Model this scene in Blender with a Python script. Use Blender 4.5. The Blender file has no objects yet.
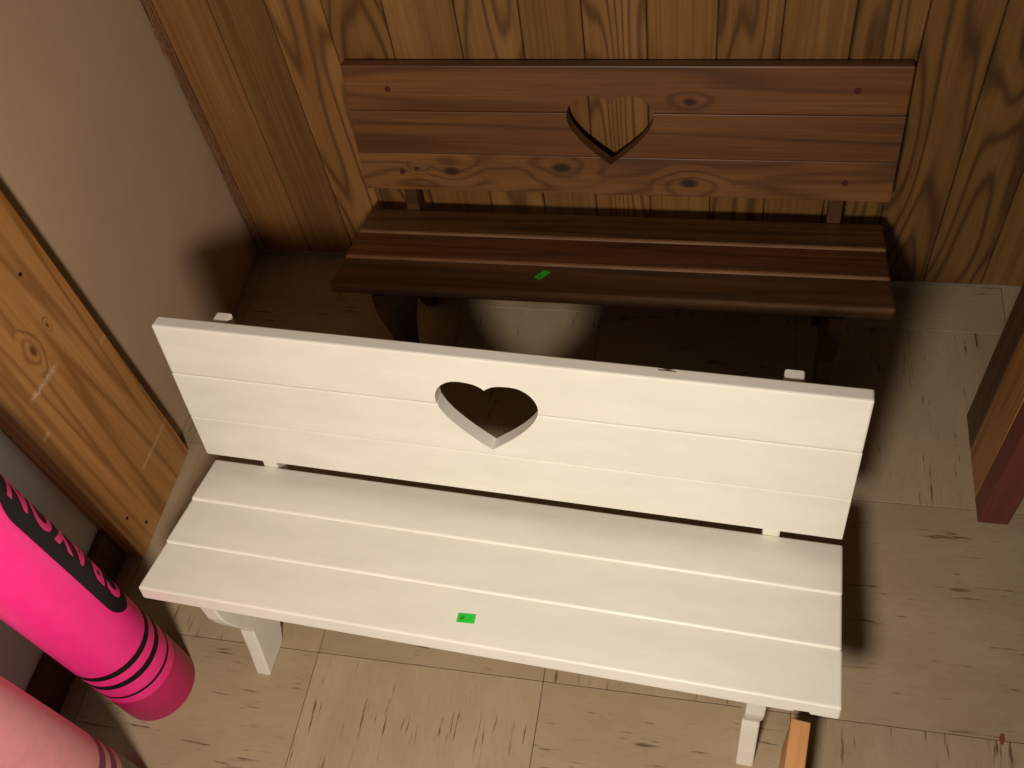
import bpy, bmesh, math, random
from mathutils import Vector, Matrix
random.seed(7)
scene = bpy.context.scene
COL = scene.collection

# ------------------------------------------------------------------ camera
cam_d = bpy.data.cameras.new('camera')
cam = bpy.data.objects.new('camera', cam_d)
COL.objects.link(cam)
YAW, PITCH, ROLL, FPX = -0.3434, 0.9295, 0.2102, 999.34
cam_fwd = Vector((math.sin(YAW)*math.cos(PITCH), math.cos(YAW)*math.cos(PITCH), -math.sin(PITCH)))
r0 = Vector((math.cos(YAW), -math.sin(YAW), 0)); d0 = cam_fwd.cross(r0)
cam_r = math.cos(ROLL)*r0 + math.sin(ROLL)*d0
cam_d_ = -math.sin(ROLL)*r0 + math.cos(ROLL)*d0
M = Matrix.Identity(4)
for i in range(3):
    M[i][0] = cam_r[i]; M[i][1] = -cam_d_[i]; M[i][2] = -cam_fwd[i]
M[0][3], M[1][3], M[2][3] = 0.8228, -1.119, 1.2455
cam.matrix_world = M
cam_d.sensor_width = 36.0
cam_d.lens = FPX/1024*36.0
cam_d.clip_start = 0.01
scene.camera = cam

# ------------------------------------------------------------------ world, lamp, exposure
world = bpy.data.worlds.new('room_ambient'); scene.world = world
world.use_nodes = True
bg = world.node_tree.nodes['Background']
bg.inputs['Color'].default_value = (1.0, 0.74, 0.46, 1)
bg.inputs['Strength'].default_value = 0.02
sp = bpy.data.lights.new('hand_lamp', 'SPOT')
sp.energy = 50.5
sp.color = (1.0, 0.855, 0.745)
sp.spot_size = math.radians(150)
sp.spot_blend = 1.0
sp.shadow_soft_size = 0.062
lamp = bpy.data.objects.new('hand_lamp', sp); COL.objects.link(lamp)
lamp.location = (0.70, -1.36, 1.07)
lamp.rotation_euler = (Vector((0.36, -0.55, 0.15)) - lamp.location).to_track_quat('-Z', 'Y').to_euler()
vs = scene.view_settings
vs.view_transform = 'Standard'; vs.look = 'None'; vs.gamma = 1.0; vs.exposure = 0.0
vs.use_curve_mapping = False

# ------------------------------------------------------------------ helpers
def srgb(r, g, b):
    f = lambda c: (c/255/12.92) if c/255 <= 0.04045 else ((c/255+0.055)/1.055)**2.4
    return (f(r), f(g), f(b), 1.0)

def link_obj(name, me, mat=None, parent=None, loc=None, rot=None):
    o = bpy.data.objects.new(name, me)
    COL.objects.link(o)
    if mat is not None and me is not None and len(me.materials) == 0:
        me.materials.append(mat)
    if parent is not None: o.parent = parent
    if loc is not None: o.location = loc
    if rot is not None: o.rotation_euler = rot
    return o

def tag(o, label=None, cat=None, group=None, kind=None):
    if label: o['label'] = label
    if cat: o['category'] = cat
    if group: o['group'] = group
    if kind: o['kind'] = kind
    return o

def mesh_from(bm, name, smooth=False):
    bmesh.ops.recalc_face_normals(bm, faces=bm.faces)
    me = bpy.data.meshes.new(name); bm.to_mesh(me); bm.free()
    if smooth:
        for p in me.polygons: p.use_smooth = True
    return me

def box_bm(x0, x1, y0, y1, z0, z1, bevel=0, seg=2):
    bm = bmesh.new()
    bmesh.ops.create_cube(bm, size=1)
    for v in bm.verts:
        v.co = Vector(((x0+x1)/2 + v.co.x*(x1-x0), (y0+y1)/2 + v.co.y*(y1-y0), (z0+z1)/2 + v.co.z*(z1-z0)))
    if bevel:
        bmesh.ops.bevel(bm, geom=list(bm.edges), offset=bevel, segments=seg, profile=0.5, affect='EDGES')
    return bm

def prism_bm(pts, axis, a, b, bevel=0):
    """extrude a closed 2D outline along an axis from a to b"""
    bm = bmesh.new()
    def P(u, v, t):
        return (t, u, v) if axis == 'x' else ((u, t, v) if axis == 'y' else (u, v, t))
    va = [bm.verts.new(P(u, v, a)) for u, v in pts]
    vb = [bm.verts.new(P(u, v, b)) for u, v in pts]
    fa = bm.faces.new(va); fb = bm.faces.new(vb[::-1])
    n = len(pts)
    for i in range(n):
        bm.faces.new((va[i], vb[i], vb[(i+1) % n], va[(i+1) % n]))
    bmesh.ops.recalc_face_normals(bm, faces=bm.faces)
    if bevel:
        ed = list(fa.edges) + list(fb.edges)
        bmesh.ops.bevel(bm, geom=ed, offset=bevel, segments=2, profile=0.5, affect='EDGES')
    return bm

def cut(me, *cutters):
    """exact boolean difference on mesh data"""
    o = bpy.data.objects.new('tmp', me); COL.objects.link(o)
    tmp = []
    for cm in cutters:
        c = bpy.data.objects.new('tmpc', cm); COL.objects.link(c); tmp.append(c)
        m = o.modifiers.new('b', 'BOOLEAN'); m.operation = 'DIFFERENCE'; m.solver = 'EXACT'; m.object = c
    dg = bpy.context.evaluated_depsgraph_get(); dg.update()
    new = bpy.data.meshes.new_from_object(o.evaluated_get(dg))
    for t in tmp + [o]: bpy.data.objects.remove(t)
    return new

# ------------------------------------------------------------------ materials
class NT:
    def __init__(self, name):
        self.m = bpy.data.materials.new(name); self.m.use_nodes = True
        self.t = self.m.node_tree; self.n = self.t.nodes; self.l = self.t.links
        self.b = self.n['Principled BSDF']
    def node(self, typ, **kw):
        n = self.n.new(typ)
        for k, v in kw.items(): setattr(n, k, v)
        return n
    def set(self, sock, v):
        if hasattr(v, 'is_output') or isinstance(v, bpy.types.NodeSocket): self.l.new(v, sock)
        else: sock.default_value = v
    def math(self, op, a, b=0.0, clamp=False):
        n = self.node('ShaderNodeMath', operation=op); n.use_clamp = clamp
        self.set(n.inputs[0], a); self.set(n.inputs[1], b); return n.outputs[0]
    def vmath(self, op, a, b):
        n = self.node('ShaderNodeVectorMath', operation=op)
        self.set(n.inputs[0], a); self.set(n.inputs[1], b)
        return n.outputs['Value'] if op in ('DISTANCE', 'LENGTH', 'DOT_PRODUCT') else n.outputs[0]
    def noise(self, vec, scale=1.0, detail=3.0, rough=0.5, dist=0.0):
        n = self.node('ShaderNodeTexNoise')
        self.l.new(vec, n.inputs['Vector']); n.inputs['Scale'].default_value = scale
        n.inputs['Detail'].default_value = detail; n.inputs['Roughness'].default_value = rough
        n.inputs['Distortion'].default_value = dist
        return n.outputs['Fac']
    def ramp(self, fac, stops, interp='LINEAR'):
        n = self.node('ShaderNodeValToRGB'); cr = n.color_ramp; cr.interpolation = interp
        while len(cr.elements) < len(stops): cr.elements.new(0.5)
        for e, (p, c) in zip(cr.elements, stops):
            e.position = p; e.color = c if len(c) == 4 else (*c, 1)
        self.l.new(fac, n.inputs[0]); return n.outputs[0]
    def mix(self, fac, a, b, blend='MIX'):
        n = self.node('ShaderNodeMix', data_type='RGBA', blend_type=blend)
        self.set(n.inputs[0], fac); self.set(n.inputs[6], a); self.set(n.inputs[7], b); return n.outputs[2]
    def maprange(self, v, a, b, c=0.0, d=1.0):
        n = self.node('ShaderNodeMapRange')
        self.set(n.inputs[0], v)
        for i, x in enumerate((a, b, c, d)): n.inputs[i+1].default_value = x
        return n.outputs[0]
    def bump(self, h, strength=0.2, dist=0.001):
        n = self.node('ShaderNodeBump'); n.inputs['Strength'].default_value = strength
        n.inputs['Distance'].default_value = dist
        self.l.new(h, n.inputs['Height']); self.l.new(n.outputs[0], self.b.inputs['Normal'])
    def coords(self, scale, random_shift=True):
        tc = self.node('ShaderNodeTexCoord')
        v = tc.outputs['Object']
        self.raw = v
        if random_shift:
            oi = self.node('ShaderNodeObjectInfo')
            s = self.node('ShaderNodeVectorMath', operation='SCALE')
            s.inputs[0].default_value = (37.1, 91.7, 53.3); self.l.new(oi.outputs['Random'], s.inputs['Scale'])
            v = self.vmath('ADD', v, s.outputs[0])
            self.oi = oi
        self.shifted = v
        return self.vmath('MULTIPLY', v, scale)

def plain(name, col, rough=0.5, spec=0.5, bump=None):
    t = NT(name)
    t.b.inputs['Base Color'].default_value = col
    t.b.inputs['Roughness'].default_value = rough
    t.b.inputs['Specular IOR Level'].default_value = spec
    v = t.coords((1, 1, 1), False)
    n = t.noise(v, 60, 4)
    c = t.mix(t.maprange(n, 0.35, 0.65), tuple(x*0.95 for x in col[:3])+(1,), tuple(min(1, x*1.04) for x in col[:3])+(1,))
    t.l.new(c, t.b.inputs['Base Color'])
    if bump: t.bump(t.noise(v, bump[0], 3), bump[1], bump[2])
    return t.m

def wood(name, axis, light, dark, line, ring_freq=16, ring_stretch=(9, 0.9), line_amt=0.7, fibre=0.35,
         rough=0.5, spec=0.4, knots=(), knot_col=None, tone=False, scuffs=(), wear=None, bumpy=0.25, edge=None):
    """contour lines of stretched noise give cathedral grain; axis = grain direction"""
    t = NT(name)
    a, b = ring_stretch
    sc = {'x': (b, a, a), 'y': (a, b, a), 'z': (a, a, b)}[axis]
    v = t.coords(sc)
    n = t.noise(v, 1.0, 2.0, 0.45)
    # rings bend round the knots
    kf = None
    for (kx, ky, kz, kr) in knots:
        rel = t.vmath('SUBTRACT', t.raw, (kx, ky, kz))
        sq = {'x': (0.55, 1, 1), 'y': (1, 0.55, 1), 'z': (1, 1, 0.55)}[axis]
        dist = t.vmath('LENGTH', t.vmath('MULTIPLY', rel, sq), (0, 0, 0))
        e = t.maprange(dist, 0, kr*4, 0.20, 0.0)
        n = t.math('ADD', n, e)
        k = t.maprange(dist, kr*0.55, kr*1.1, 1.0, 0.0)
        kf = k if kf is None else t.math('MAXIMUM', kf, k)
    s = t.math('SINE', t.math('MULTIPLY', n, ring_freq*math.tau))
    s = t.maprange(s, -1, 1)
    lines = t.math('POWER', s, 3.0)
    # fibres
    fs = {'x': (6, 260, 260), 'y': (260, 6, 260), 'z': (260, 260, 6)}[axis]
    fv = t.vmath('MULTIPLY', t.shifted, fs)
    fb = t.noise(fv, 1.0, 3.0, 0.6)
    big = t.noise(t.vmath('MULTIPLY', t.shifted, {'x': (2, 18, 18), 'y': (18, 2, 18), 'z': (18, 18, 2)}[axis]), 1.0, 2.0)
    col = t.mix(t.maprange(big, 0.3, 0.7), light, dark)
    col = t.mix(t.math('MULTIPLY', lines, line_amt), col, line)
    fm = t.maprange(fb, 0.35, 0.7, 1.0, 1.0-fibre)
    col = t.mix(1.0, col, t.ramp(fm, [(0, (0, 0, 0)), (1, (1, 1, 1))]), 'MULTIPLY')
    if tone:   # each piece of wood has its own tone, stored with the object
        col = t.mix(1.0, col, t.oi.outputs['Color'], 'MULTIPLY')
    if kf is not None:
        col = t.mix(t.math('MULTIPLY', kf, 0.88), col, knot_col or tuple(x*0.3 for x in line[:3])+(1,))
    for (c0, half, ang) in scuffs:   # pale scratches in the y-z face: centre, half sizes, tilt
        rot = t.node('ShaderNodeVectorRotate', rotation_type='X_AXIS')
        t.l.new(t.raw, rot.inputs['Vector']); rot.inputs['Center'].default_value = c0; rot.inputs['Angle'].default_value = ang
        rel = t.vmath('SUBTRACT', rot.outputs[0], c0)
        ab = t.node('ShaderNodeVectorMath', operation='ABSOLUTE'); t.l.new(rel, ab.inputs[0])
        sx = t.node('ShaderNodeSeparateXYZ'); t.l.new(ab.outputs[0], sx.inputs[0])
        m = t.math('MULTIPLY', t.maprange(sx.outputs[1], half[0]*0.7, half[0], 1, 0), t.maprange(sx.outputs[2], half[1]*0.2, half[1], 1, 0))
        nn = t.maprange(t.noise(t.vmath('MULTIPLY', t.raw, (200, 200, 500)), 1, 3), 0.38, 0.62)
        col = t.mix(t.math('MULTIPLY', t.math('MULTIPLY', m, nn), 0.7), col, srgb(225, 205, 170))
    if wear:
        w = t.maprange(t.noise(t.vmath('MULTIPLY', t.shifted, (7, 40, 40)), 1, 4, 0.65), 0.56, 0.70)
        col = t.mix(t.math('MULTIPLY', w, wear[1]), col, wear[0])
    if edge:   # lamp highlight painted into the colour along a slat's front arris
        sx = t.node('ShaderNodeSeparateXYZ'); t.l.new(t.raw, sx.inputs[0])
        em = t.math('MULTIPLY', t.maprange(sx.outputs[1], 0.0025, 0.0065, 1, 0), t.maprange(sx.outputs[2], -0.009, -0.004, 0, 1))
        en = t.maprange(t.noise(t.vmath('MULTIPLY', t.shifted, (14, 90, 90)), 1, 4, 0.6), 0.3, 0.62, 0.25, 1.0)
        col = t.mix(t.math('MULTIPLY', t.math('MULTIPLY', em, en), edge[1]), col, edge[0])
    t.l.new(col, t.b.inputs['Base Color'])
    t.b.inputs['Roughness'].default_value = rough
    t.b.inputs['Specular IOR Level'].default_value = spec
    t.bump(t.math('ADD', fb, t.math('MULTIPLY', lines, 0.4)), bumpy, 0.0006)
    return t.m

def paint_white():
    t = NT('white_paint')
    v = t.coords((1, 1, 1))
    n = t.noise(t.vmath('MULTIPLY', t.shifted, (9, 30, 30)), 1, 4, 0.6)
    col = t.mix(t.maprange(n, 0.3, 0.7), srgb(236, 236, 223), srgb(226, 226, 212))
    spots = t.maprange(t.noise(t.raw, 55, 2), 0.76, 0.80)
    col = t.mix(t.math('MULTIPLY', spots, 0.25), col, srgb(200, 185, 160))
    t.l.new(col, t.b.inputs['Base Color'])
    t.b.inputs['Roughness'].default_value = 0.42
    t.b.inputs['Specular IOR Level'].default_value = 0.4
    t.bump(t.noise(t.vmath('MULTIPLY', t.shifted, (25, 220, 220)), 1, 3), 0.12, 0.0006)
    return t.m

def vinyl():
    t = NT('vinyl_tile')
    t.coords((1, 1, 1))
    m = t.noise(t.vmath('MULTIPLY', t.shifted, (14, 5, 5)), 1, 4, 0.6)
    col = t.mix(t.maprange(m, 0.3, 0.7), srgb(170, 154, 126), srgb(156, 139, 110))
    fine = t.noise(t.vmath('MULTIPLY', t.shifted, (240, 50, 50)), 1, 3, 0.6)
    col = t.mix(t.math('MULTIPLY', t.maprange(fine, 0.5, 0.75), 0.28), col, srgb(140, 114, 82))
    st = t.noise(t.vmath('MULTIPLY', t.shifted, (185, 15, 15)), 1, 3, 0.62, 0.2)
    cl = t.noise(t.vmath('MULTIPLY', t.shifted, (14, 9, 9)), 1, 2)
    st = t.math('ADD', st, t.maprange(cl, 0.3, 0.7, -0.075, 0.05))
    k = t.maprange(st, 0.615, 0.70)
    col = t.mix(t.math('MULTIPLY', k, 0.82), col, srgb(80, 58, 34))
    col = t.mix(1.0, col, t.oi.outputs['Color'], 'MULTIPLY')
    t.l.new(col, t.b.inputs['Base Color'])
    t.b.inputs['Roughness'].default_value = 0.5
    t.b.inputs['Specular IOR Level'].default_value = 0.35
    t.bump(t.math('SUBTRACT', 1.0, k), 0.3, 0.0005)
    return t.m

def drywall(name, c1, c2):
    t = NT(name); t.coords((1, 1, 1), False)
    n = t.noise(t.raw, 5, 4, 0.6)
    col = t.mix(t.maprange(n, 0.3, 0.7), c1, c2)
    t.l.new(col, t.b.inputs['Base Color']); t.b.inputs['Roughness'].default_value = 0.8
    t.b.inputs['Specular IOR Level'].default_value = 0.2
    t.bump(t.noise(t.raw, 260, 3), 0.18, 0.0008)
    return t.m

MAT = {}
MAT['white'] = paint_white()
MAT['tile'] = vinyl()
MAT['mastic'] = plain('dark_mastic', srgb(90, 72, 50), 0.9, 0.1)
MAT['wall'] = drywall('beige_wall_paint', srgb(194, 168, 136), srgb(186, 160, 129))
MAT['greywall'] = drywall('grey_wall_paint', srgb(216, 232, 232), srgb(208, 224, 224))
MAT['gap'] = drywall('bare_wall_base', srgb(150, 142, 120), srgb(110, 100, 82))
MAT['panel'] = wood('oak_panelling', 'z', srgb(150, 111, 62), srgb(132, 94, 49), srgb(76, 49, 22), ring_freq=24, ring_stretch=(6.5, 1.0),
                    line_amt=0.72, fibre=0.25, rough=0.5, tone=True)
MAT['panel_plain'] = wood('oak_panelling_straight', 'z', srgb(146, 107, 59), srgb(130, 92, 48), srgb(94, 62, 29), ring_freq=9,
                          ring_stretch=(26, 0.35), line_amt=0.3, fibre=0.25, rough=0.5, tone=True)
MAT['raw_edge'] = wood('torn_panel_edge', 'z', srgb(146, 104, 66), srgb(116, 78, 46), srgb(84, 54, 30), ring_freq=9, ring_stretch=(60, 20), line_amt=0.6, fibre=0.5, rough=0.8)
MAT['fir'] = wood('fir_board', 'z', srgb(204, 152, 92), srgb(186, 132, 72), srgb(130, 84, 40), ring_freq=11, ring_stretch=(13, 0.35), line_amt=0.62,
                  fibre=0.2, rough=0.42, knots=[(0.025, -0.516, 0.388, 0.0055), (0.025, -0.477, 0.389, 0.002)], knot_col=srgb(104, 58, 22),
                  scuffs=[((0.025, -0.533, 0.347), (0.036, 0.006), 0.118), ((0.025, -0.461, 0.0905), (0.048, 0.004), 0.03), ((0.025, -0.580, 0.300), (0.009, 0.005), 0.0), ((0.025, -0.418, 0.291), (0.012, 0.004), 0.0)])
brown_args = dict(axis='x', light=srgb(124, 84, 46), dark=srgb(102, 65, 34), line=srgb(60, 36, 17), line_amt=0.55, fibre=0.3, rough=0.45, tone=True, knot_col=srgb(42, 18, 8))
MAT['fir_right'] = wood('natural_fir_board', 'z', srgb(172, 126, 74), srgb(154, 106, 56), srgb(120, 76, 34), ring_freq=12, ring_stretch=(26, 0.4), line_amt=0.6, fibre=0.2)
MAT['dark_board'] = wood('dark_stained_board', 'z', srgb(96, 68, 44), srgb(82, 56, 34), srgb(60, 38, 22), ring_freq=8, ring_stretch=(20, 0.4), line_amt=0.4, fibre=0.2, rough=0.6)
MAT['maroon'] = wood('maroon_painted_board', 'z', srgb(112, 58, 50), srgb(102, 50, 43), srgb(92, 44, 38), ring_freq=4, ring_stretch=(20, 0.4), line_amt=0.3, fibre=0.12, rough=0.5)
MAT['stick'] = wood('raw_pine', 'y', srgb(222, 172, 118), srgb(212, 158, 102), srgb(194, 136, 80), ring_freq=5, ring_stretch=(26, 0.8), line_amt=0.45, fibre=0.15)
def sticker_paper():
    t = NT('green_sticker_paper'); t.coords((1, 1, 1), False)
    sx = t.node('ShaderNodeSeparateXYZ'); t.l.new(t.raw, sx.inputs[0])
    m = t.math('MULTIPLY', t.maprange(t.math('ABSOLUTE', t.math('ADD', sx.outputs[0], 0.0042)), 0.002, 0.0036, 1, 0),
               t.maprange(t.math('ABSOLUTE', sx.outputs[1]), 0.002, 0.004, 1, 0))
    nn = t.maprange(t.noise(t.raw, 700, 2), 0.42, 0.58)
    t.l.new(t.mix(t.math('MULTIPLY', m, nn), srgb(36, 205, 60), srgb(14, 84, 26)), t.b.inputs['Base Color'])
    t.b.inputs['Roughness'].default_value = 0.6
    return t.m
MAT['green'] = sticker_paper()
MAT['ink'] = plain('dark_ink', srgb(16, 70, 20), 0.7, 0.2)
MAT['pink'] = plain('hot_pink_plastic', srgb(255, 50, 144), 0.42, 0.4)
MAT['pink_cap'] = plain('magenta_plastic', srgb(202, 24, 104), 0.42, 0.4)
MAT['black'] = plain('black_print', srgb(24, 16, 19), 0.6, 0.2)
MAT['pale'] = plain('pale_pink_plastic', srgb(212, 140, 146), 0.45, 0.4)
MAT['mauve'] = plain('mauve_print', srgb(112, 62, 84), 0.5, 0.3)
MAT['pale_cap'] = plain('dusky_pink_plastic', srgb(92, 104, 96), 0.45, 0.4)
MAT['hole'] = plain('nail_hole', srgb(30, 18, 8), 0.9, 0.1)
MAT['groove'] = plain('groove_backing_brown', srgb(70, 44, 24), 0.8, 0.1)  # brown of the backing that shows between the planks
MAT['plug'] = plain('dark_wood_plug', srgb(70, 26, 14), 0.5, 0.4)
MAT['redspot'] = plain('red_paint_spot', srgb(134, 68, 46), 0.6, 0.3)

# ------------------------------------------------------------------ the setting
S = 0.3048
OX, OY = 0.3262, -0.7014
floor = tag(link_obj('floor', mesh_from(box_bm(-0.12, 2.12, -2.2, 0.02, -0.06, -0.0016), 'floor'), MAT['mastic']), kind='structure',
            label='beige streaked vinyl tile floor')
g = 0.0004
TH = 0.0040
full = mesh_from(box_bm(-S/2+g, S/2-g, -S/2+g, S/2-g, -TH, 0, 0.0005, 1), 'tile'); full.materials.append(MAT['tile'])
for i in range(-2, 7):
    for j in range(-6, 4):
        x0, y0 = OX+i*S, OY+j*S
        cx, cy = x0+S/2, y0+S/2
        a, b = max(x0, -0.10 if j <= 0 else 0.0), min(x0+S, 2.1)
        c, d = max(y0, -2.2), min(y0+S, 0.004)
        if b-a < 0.004 or d-c < 0.004: continue
        vert = (i+j) % 2 == 1          # the tile at (0,-1) has streaks running away from the camera
        if abs(b-a-S) < 1e-6 and abs(d-c-S) < 1e-6:
            me = full
        else:
            lx0, lx1, ly0, ly1 = a-cx, b-cx, c-cy, d-cy
            if not vert: lx0, lx1, ly0, ly1 = ly0, ly1, -lx1, -lx0
            me = mesh_from(box_bm(lx0+g, lx1-g, ly0+g, ly1-g, -TH, 0, 0.0005, 1), 'tile'); me.materials.append(MAT['tile'])
        o = link_obj('tile', me, None, floor, (cx, cy, 0), (0, 0, 0 if vert else math.pi/2))
        k = 1.0 + random.uniform(-0.04, 0.03)
        o.color = (k, k, k, 1)
bm = bmesh.new()
pts = [(0.009*math.cos(t/9*math.tau)*random.uniform(0.35, 0.9)*0.5, 0.009*math.sin(t/9*math.tau)*random.uniform(0.5, 1.0)) for t in range(9)]
link_obj('paint_spot', mesh_from(prism_bm(pts, 'z', 0.0, 0.0004), 'paint_spot'), MAT['redspot'], floor, (1.174, -0.700, 0))

HT = 2.4
wall_back = tag(link_obj('wall_back', mesh_from(box_bm(0.0, 2.1, 0.0075, 0.10, 0, HT), 'wall_back'), MAT['groove']), kind='structure',
                label='back wall of oak panelling with vertical grooves')
gro = [0.021, 0.105, 0.188, 0.270, 0.354, 0.452, 0.538, 0.620, 0.703, 0.792, 0.872, 0.957, 1.040, 1.125, 1.21, 1.295, 1.38, 1.465, 1.55, 1.635, 1.72, 1.805, 1.89, 1.975, 2.06, 2.1]
tones = [1.06, 0.80, 1.14, 0.86, 0.98, 0.97, 0.84, 1.0, 0.98, 0.86, 0.90, 0.78, 0.76, 0.72]  # tone per plank, darker towards the right end of the wall
cath = {2, 3, 5, 7, 9, 11, 12, 13}
for k in range(len(gro)-1):
    a, b = gro[k], gro[k+1]
    zb = 0.015 if k < 3 else 0.0064
    w = (b-a)/2
    me = mesh_from(box_bm(-w+0.0007, w-0.0007, -0.0035, 0.0035, -HT/2+zb, HT/2, 0.0012, 1), 'plank')
    o = link_obj('plank', me, MAT['panel'] if (k in cath or (k > 13 and k % 2)) else MAT['panel_plain'], wall_back, ((a+b)/2, 0.004, HT/2))
    tn = tones[k] if k < len(tones) else random.uniform(0.7, 0.85)
    o.color = (tn, tn*random.uniform(0.97, 1.02), tn*random.uniform(0.94, 1.02), 1)
tag(link_obj('baseboard_back', mesh_from(box_bm(0.0005, 2.1, 0.0005, 0.0074, 0, 0.0062), 'baseboard_back'), MAT['gap']), kind='structure', label='thin grey strip of bare wall under the panelling')
link_obj('bare_patch', mesh_from(box_bm(0.0005, 0.27, 0.002, 0.0074, 0.0063, 0.0148), 'bare_patch'), MAT['gap'], wall_back)
# ragged torn edge strip in the corner
pts = [(0.0206, 0.016), (0.0206, HT)]
z = HT
while z > 0.03:
    pts.append((0.0015+random.uniform(0, 0.004)+0.0015*math.sin(z*40), z)); z -= random.uniform(0.012, 0.03)
pts.append((0.008, 0.016))
o = link_obj('torn_strip', mesh_from(prism_bm(pts, 'y', 0.0015, 0.0074), 'torn_strip'), MAT['raw_edge'], wall_back)

wall_left = tag(link_obj('wall_left', mesh_from(box_bm(-0.14, 0.0, -0.4112, 0.10, 0, HT), 'wall_left'), MAT['wall']), kind='structure',
                label='plain beige painted wall on the left')
near = tag(link_obj('wall_left_near', mesh_from(box_bm(-0.14, -0.0132, -2.2, -0.4114, 0, HT), 'wall_left_near'), MAT['greywall']), kind='structure',
           label='pale grey painted wall beside the fir board')
base = tag(link_obj('baseboard_left', mesh_from(box_bm(-0.0131, -0.003, -2.2, -0.5952, 0, 0.075, 0.002, 2), 'baseboard_left'), MAT['dark_board']), kind='structure',
           label='low dark baseboard along the near left wall')
# wide fir board standing at the end of the left wall
post = mesh_from(box_bm(-0.0130, 0.025, -0.5950, -0.4115, 0, HT, 0.0025, 2), 'post')
trim = tag(link_obj('trim_1', post, MAT['fir']), kind='structure', label='wide knotty fir board at the end of the left wall')
hm = bmesh.new(); bmesh.ops.create_cone(hm, cap_ends=True, segments=10, radius1=0.0026, radius2=0.0026, depth=0.0008)
hole = mesh_from(hm, 'nail_hole'); hole.materials.append(MAT['hole'])
for (y, zz) in ((-0.463, 0.464), (-0.574, 0.079), (-0.555, 0.032)):
    link_obj('nail_hole', hole, None, trim, (0.0252, y, zz), (0, math.pi/2, 0))
# right-hand jamb made of three boards
jamb = tag(link_obj('trim_2', None), kind='structure', label='jamb of dark, natural and maroon boards on the right')
jamb.location = (1.19, -0.33, 0)
def jb(name, y0, y1, mat, x1=1.209):
    me = mesh_from(box_bm(1.171-1.19, x1-1.19, y0+0.33, y1+0.33, 0, HT, 0.0015, 1), name)
    return link_obj(name, me, mat, jamb)
jb('dark_board', -0.3020, -0.243, MAT['dark_board'])
jb('natural_board', -0.3775, -0.3025, MAT['fir_right'])
jb('maroon_board', -0.4155, -0.378, MAT['maroon'])

# ------------------------------------------------------------------ heart benches
def bez(p0, p1, p2, p3, n):
    return [tuple((1-t)**3*p0[i]+3*(1-t)**2*t*p1[i]+3*(1-t)*t*t*p2[i]+t**3*p3[i] for i in (0, 1)) for t in [k/n for k in range(n)]]
def heart(cx, tip, wide, top, cleft, hw, lobe):
    r = bez((0, cleft), (0.008, top-0.001), (lobe-0.012, top), (lobe, top), 8)
    r += bez((lobe, top), (lobe+0.017, top), (hw, wide+0.014), (hw, wide), 8)
    r += bez((hw, wide), (hw, wide-0.026), (0.020, tip+0.016), (0, tip), 12)
    left = [(-x, y) for x, y in r[1:]][::-1]
    return [(cx+x, y) for x, y in r + [(0, tip)] + left]

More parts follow.
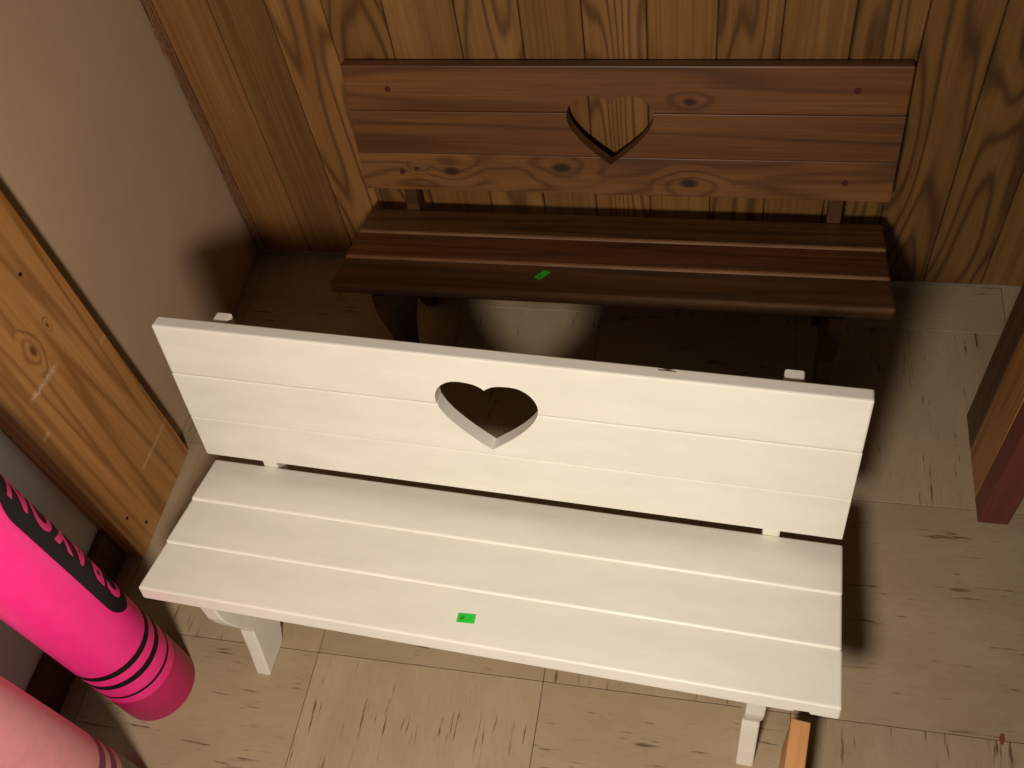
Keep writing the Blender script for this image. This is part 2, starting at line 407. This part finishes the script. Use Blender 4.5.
def make_bench(P, mats, white):
    root = bpy.data.objects.new('heart_bench', None); COL.objects.link(root)
    root.location = (P['x'], P['y'], 0); root.rotation_euler = (0, 0, P['rot'])
    L, hs, ds, st = P['L'], P['hs'], P['ds'], P['st']
    th = 0.021 if white else 0.0175
    # seat slats: every slat stands a little proud of the one in front of it
    extra = 0.042
    slats = []
    for k in range(3):
        w = ds/3
        x0, x1 = -L/2, L/2
        if k == 0: x1 += 0.001
        bm = box_bm(x0, x1, 0.0, w+0.0015, -th, 0, 0.0026 if white else 0.0042, 3)
        me = mesh_from(bm, 'seat_slat')
        if white and k == 0:      # chipped notch under the front edge
            me = cut(me, mesh_from(prism_bm([(0.343, -0.0300), (0.347, -0.0165), (0.362, -0.0155), (0.370, -0.0300)], 'y', -0.02, 0.016), 'c'))
        v = k*w
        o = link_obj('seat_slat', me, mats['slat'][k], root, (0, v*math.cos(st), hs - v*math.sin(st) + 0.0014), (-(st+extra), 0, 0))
        o.color = P['slat_tone'][k]
        slats.append(o)
    # back boards
    bt, hb, yb, zb, Lb, bo = P['bt'], P['hb'], P['yb'], P['zb'], P['Lb'], P['bo']
    hp = prism_bm(P['heart'], 'y', -0.05, 0.07)
    hmesh = mesh_from(hp, 'heart_cut')
    js = [-0.003 if white else 0, 0.310*hb, 0.653*hb, hb]
    tb = 0.0175 if white else 0.020
    for k in range(3):
        bm = box_bm(-Lb/2, Lb/2, 0, tb, js[k]+(0.0002 if k else 0), js[k+1]-(0.0002 if k < 2 else 0), 0.0010 if k < 2 else 0.0022, 2)
        if white and k < 2:   # eased upper arris, the groove line of the boarding
            for v in bm.verts:
                if v.co.z > js[k+1]-0.0015 and v.co.y < 0.0015: v.co.z -= 0.0022*(1-max(0, v.co.y)/0.0015)
        me = mesh_from(bm, 'back_board')
        cs = []
        if js[k+1] > P['tip']: cs.append(hmesh)
        if white and k == 2:
            cs.append(mesh_from(prism_bm([(0.176, hb+0.01), (0.180, hb-0.0018), (0.189, hb-0.0030), (0.197, hb-0.0014), (0.202, hb+0.01)], 'y', 0.012, 0.05), 'c'))
        if cs: me = cut(me, *cs)
        for p in me.polygons: p.use_smooth = False
        o = link_obj('back_board', me, mats['back'][k], root, (bo, yb, zb), (-bt, 0, 0))
        o.color = P['back_tone'][k]
    # side panels with the scalloped front edge and two feet
    def seat_under(y): return hs + 0.0014 - y*math.tan(st) - th/math.cos(st) - 0.0035
    prof = [(-0.0015, seat_under(0)), (-0.003, 0.180), (-0.0005, 0.162), (0.004, 0.144), (0.0105, 0.122), (0.0175, 0.099), (0.0188, 0.092), (0.0155, 0.080), (0.0085, 0.048), (-0.0045, 0.0),
            (0.044, 0.0), (0.056, 0.020), (0.070, 0.052), (0.086, 0.076), (0.104, 0.084), (0.122, 0.076), (0.138, 0.052), (0.150, 0.020), (0.158, 0.0),
            (0.212, 0.0), (0.209, 0.05), (0.203, 0.10), (0.199, seat_under(0.199))]
    for s in (-1, 1):
        me = mesh_from(prism_bm(prof, 'x', -0.010, 0.010, 0.0022), 'side_panel')
        o = link_obj('side_panel', me, mats['leg'], root, (s*0.312, 0, 0)); o.color = P['leg_tone']
        # back support standing behind the backrest
        def B(v, n): return (yb + v*math.sin(bt) + n*math.cos(bt), zb + v*math.cos(bt) - n*math.sin(bt))
        top, n1 = P['post']
        pts = [B(-0.125, tb), B(top, tb), B(top, tb+n1), B(-0.125, tb+n1)]
        if not white:
            ym = P['ymax']; pts = [(min(y, ym), z) for y, z in pts]
        me = mesh_from(prism_bm(pts, 'x', -0.0098, 0.0098, 0.002), 'back_post')
        o = link_obj('back_post', me, mats['leg'], root, (s*0.312, 0, 0)); o.color = P['leg_tone']
    return root, slats

wm = MAT['white']; one = (1, 1, 1, 1)
white, wslats = make_bench(dict(x=0.572, y=-0.7507, rot=-0.0481, L=0.7815, hs=0.2333, ds=0.2021, st=0.1757, yb=0.1884, zb=0.2324, bt=0.1763, hb=0.211, Lb=0.7700, bo=0.0009,
    heart=heart(-0.0025, 0.0735, 0.146, 0.1755, 0.1665, 0.0575, 0.029), tip=0.0735, post=(0.206, 0.020),
    slat_tone=[one]*3, back_tone=[one]*3, leg_tone=one), dict(slat=[wm]*3, back=[wm]*3, leg=wm), True)
tag(white, 'white painted wooden bench with heart cutout in its backrest', 'bench', 'heart cutout benches')

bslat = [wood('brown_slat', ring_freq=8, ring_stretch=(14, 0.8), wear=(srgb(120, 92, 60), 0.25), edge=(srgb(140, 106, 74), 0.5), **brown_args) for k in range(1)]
bleg = wood('brown_leg', ring_freq=8, ring_stretch=(14, 0.8), **brown_args)
bback = [wood('brown_back_low', ring_freq=10, ring_stretch=(12, 1.3), knots=[(-0.2377, 0, 0.0328, 0.0075), (-0.074, 0, 0.0418, 0.009), (0.1054, 0, 0.0226, 0.008), (-0.29, 0, 0.036, 0.003)], **brown_args),
         wood('brown_back_mid', ring_freq=6, ring_stretch=(12, 0.7), **brown_args),
         wood('brown_back_top', ring_freq=6, ring_stretch=(12, 0.9), knots=[(0.1031, 0, 0.1449, 0.006)], **brown_args)]
brown, bslats = make_bench(dict(x=0.6564, y=-0.2539, rot=0.0025, L=0.7574, hs=0.2317, ds=0.2039, st=0.228, yb=0.1896, zb=0.2345, bt=0.2096, hb=0.1947, Lb=0.7540, bo=0.0025,
    heart=heart(-0.004, 0.0486, 0.122, 0.1525, 0.141, 0.0595, 0.0295), tip=0.0486, post=(0.12, 0.020), ymax=0.2475,
    slat_tone=[(0.62, 0.64, 0.62, 1), (0.80, 0.66, 0.60, 1), (0.72, 0.76, 0.74, 1)], back_tone=[(1.12, 1.16, 1.14, 1), (0.96, 0.94, 0.92, 1), (1.02, 0.96, 0.92, 1)], leg_tone=(0.5, 0.5, 0.5, 1)),
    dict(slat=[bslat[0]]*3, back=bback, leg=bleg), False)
tag(brown, 'dark brown stained wooden bench with heart cutout, against the panelled wall', 'bench', 'heart cutout benches')
pm = bmesh.new(); bmesh.ops.create_cone(pm, cap_ends=True, segments=14, radius1=0.0046, radius2=0.0042, depth=0.0016)
plug = mesh_from(pm, 'wood_plug'); plug.materials.append(MAT['plug'])
bt_, yb_, zb_ = 0.2096, 0.1896, 0.2345
for (lx, v) in ((-0.3132, 0.1604), (0.3127, 0.1619), (0.3142, 0.0286), (-0.3132, 0.0300)):
    link_obj('wood_plug', plug, None, brown, (lx+0.0025, yb_+v*math.sin(bt_)-0.0002, zb_+v*math.cos(bt_)), (math.pi/2-bt_, 0, 0))

# green price stickers
def sticker(parent, x, y, w, h, ang):
    o = link_obj('price_sticker', mesh_from(box_bm(-w/2, w/2, -h/2, h/2, 0, 0.0004), 'price_sticker'), MAT['green'], parent, (x, y, 0.0001), (0, 0, ang))
    o['label'] = 'small green price sticker'
    return o
s1 = sticker(wslats[0], -0.002, 0.0316, 0.0200, 0.0120, 0.08)
s2 = sticker(bslats[0], -0.081, 0.0440, 0.0220, 0.0108, 1.05)

# ------------------------------------------------------------------ giant crayons
def band_mesh(r, z0, z1, name, seg=64, thick=0.0006):
    bm = bmesh.new(); rows = []
    for rr, z in ((r, z0), (r+thick, z0), (r+thick, z1), (r, z1)):
        rows.append([bm.verts.new((rr*math.cos(i/seg*math.tau), rr*math.sin(i/seg*math.tau), z)) for i in range(seg)])
    for a in range(4):
        A, B = rows[a], rows[(a+1) % 4]
        for i in range(seg): bm.faces.new((A[i], A[(i+1) % seg], B[(i+1) % seg], B[i]))
    me = mesh_from(bm, name)
    for p in me.polygons: p.use_smooth = True
    me.set_sharp_from_angle(angle=math.radians(35))
    return me
def lathe_mesh(prof, name, seg=64):
    bm = bmesh.new(); rows = []
    for r, z in prof:
        rows.append([bm.verts.new((max(r, 1e-4)*math.cos(i/seg*math.tau), max(r, 1e-4)*math.sin(i/seg*math.tau), z)) for i in range(seg)])
    for A, B in zip(rows, rows[1:]):
        for i in range(seg): bm.faces.new((A[i], A[(i+1) % seg], B[(i+1) % seg], B[i]))
    bm.faces.new(rows[0][::-1]); bm.faces.new(rows[-1])
    me = mesh_from(bm, name)
    for p in me.polygons: p.use_smooth = True
    me.set_sharp_from_angle(angle=math.radians(35))
    return me
def wrap(me, r, lift, th0, zc):
    """wrap a flat drawing (x = along the crayon upwards, y = towards smaller angle) round the tube"""
    for v in me.vertices:
        a = th0 - v.co.y/r; z = zc + v.co.x; rr = r + lift + v.co.z
        v.co = (rr*math.cos(a), rr*math.sin(a), z)
R = 0.0509
def oval_mesh(hl, hw, th0, zc, lift):
    """rounded-end black label field, as strips across"""
    bm = bmesh.new(); n = 60; m = 14; rows = []
    for i in range(n+1):
        u = -hl + 2*hl*i/n
        e = max(0.0, abs(u)-(hl-0.052))/0.052
        h = hw*math.sqrt(max(0.0, 1-e**2.2)) + 1e-5
        rows.append([bm.verts.new((u, -h+2*h*j/m, 0)) for j in range(m+1)])
    for A, B in zip(rows, rows[1:]):
        for j in range(m): bm.faces.new((A[j], A[j+1], B[j+1], B[j]))
    me = bpy.data.meshes.new('label_oval'); bm.to_mesh(me); bm.free()
    wrap(me, R, lift, th0, zc)
    for p in me.polygons: p.use_smooth = True
    return me
def text_mesh(s, length, height, th0, zc, lift):
    cu = bpy.data.curves.new('t', 'FONT'); cu.body = s; cu.align_x = 'CENTER'; cu.align_y = 'CENTER'; cu.offset = 0.036; cu.space_character = 1.18; cu.resolution_u = 6
    o = bpy.data.objects.new('t', cu); COL.objects.link(o)
    dg = bpy.context.evaluated_depsgraph_get(); dg.update()
    me = bpy.data.meshes.new_from_object(o.evaluated_get(dg)); bpy.data.objects.remove(o)
    bm = bmesh.new(); bm.from_mesh(me)
    xs = [v.co.x for v in bm.verts]; ys = [v.co.y for v in bm.verts]
    for v in bm.verts:
        v.co.x = ((v.co.x-min(xs))/(max(xs)-min(xs))-0.5)*length
        v.co.y = ((v.co.y-min(ys))/(max(ys)-min(ys))-0.5)*height
        v.co.z = 0
    bmesh.ops.triangulate(bm, faces=bm.faces)
    for _ in range(5):
        lo = [e for e in bm.edges if e.calc_length() > 0.004]
        if not lo: break
        bmesh.ops.subdivide_edges(bm, edges=lo, cuts=1); bmesh.ops.triangulate(bm, faces=bm.faces)
    bm.to_mesh(me); bm.free(); me.name = 'lettering'
    me.materials.clear()
    wrap(me, R, lift, th0, zc)
    for p in me.polygons: p.use_smooth = True
    return me

def crayon(loc, rz, label, body, cap, ink, grow=0.0, cap_h=0.074):
    root = bpy.data.objects.new('giant_crayon', None); COL.objects.link(root)
    root.location = (loc[0], loc[1], 0); root.rotation_euler = (0, 0, rz)
    link_obj('base_cap', lathe_mesh([(R-0.004, 0), (R-0.0015, 0.0006), (R-0.0004, 0.003), (R-0.0002, cap_h)], 'base_cap'), cap, root)
    link_obj('body_tube', lathe_mesh([(R, cap_h), (R, 0.80)], 'body_tube'), body, root)
    link_obj('tip', lathe_mesh([(R-0.003, 0.80), (R-0.003, 0.815), (0.038, 0.82), (0.014, 0.93), (0.010, 0.936), (0, 0.938)], 'tip'), cap, root)
    for z0, z1 in ((0.0925, 0.0970), (0.1235, 0.1345), (0.1525, 0.1635), (0.640, 0.651), (0.669, 0.680), (0.7065, 0.711)):
        if z0 < cap_h: continue
        link_obj('stripe', band_mesh(R-0.0002, z0-grow, z1+grow, 'stripe'), ink, root)
    th0 = math.radians(47)
    ov = link_obj('label_oval', oval_mesh(0.150, 0.0390, th0, 0.357, 0.0004), ink, root)
    link_obj('lettering', text_mesh('CRAYON', 0.252, 0.041, th0, 0.353, 0.0009), body, ov)
    return tag(root, label, 'crayon', 'giant crayon banks')
crayon((0.1193, -0.7714), 0, 'giant hot pink upright crayon with black oval lettering', MAT['pink'], MAT['pink_cap'], MAT['black'])
crayon((0.131, -0.930), math.radians(120), 'giant pale pink upright crayon with mauve stripes and grey-green base', MAT['pale'], MAT['pale_cap'], MAT['mauve'], 0.002, 0.106)

# ------------------------------------------------------------------ loose pine board on edge
me = mesh_from(box_bm(-0.0105, 0.0105, -0.30, 0.0, 0, 0.115, 0.0015, 2), 'pine_board')
o = link_obj('pine_board', me, MAT['stick'], None, (0.9365, -0.746, 0), (0, 0, -0.12))
tag(o, 'short raw pine board on edge on the tiles before the white bench', 'board')
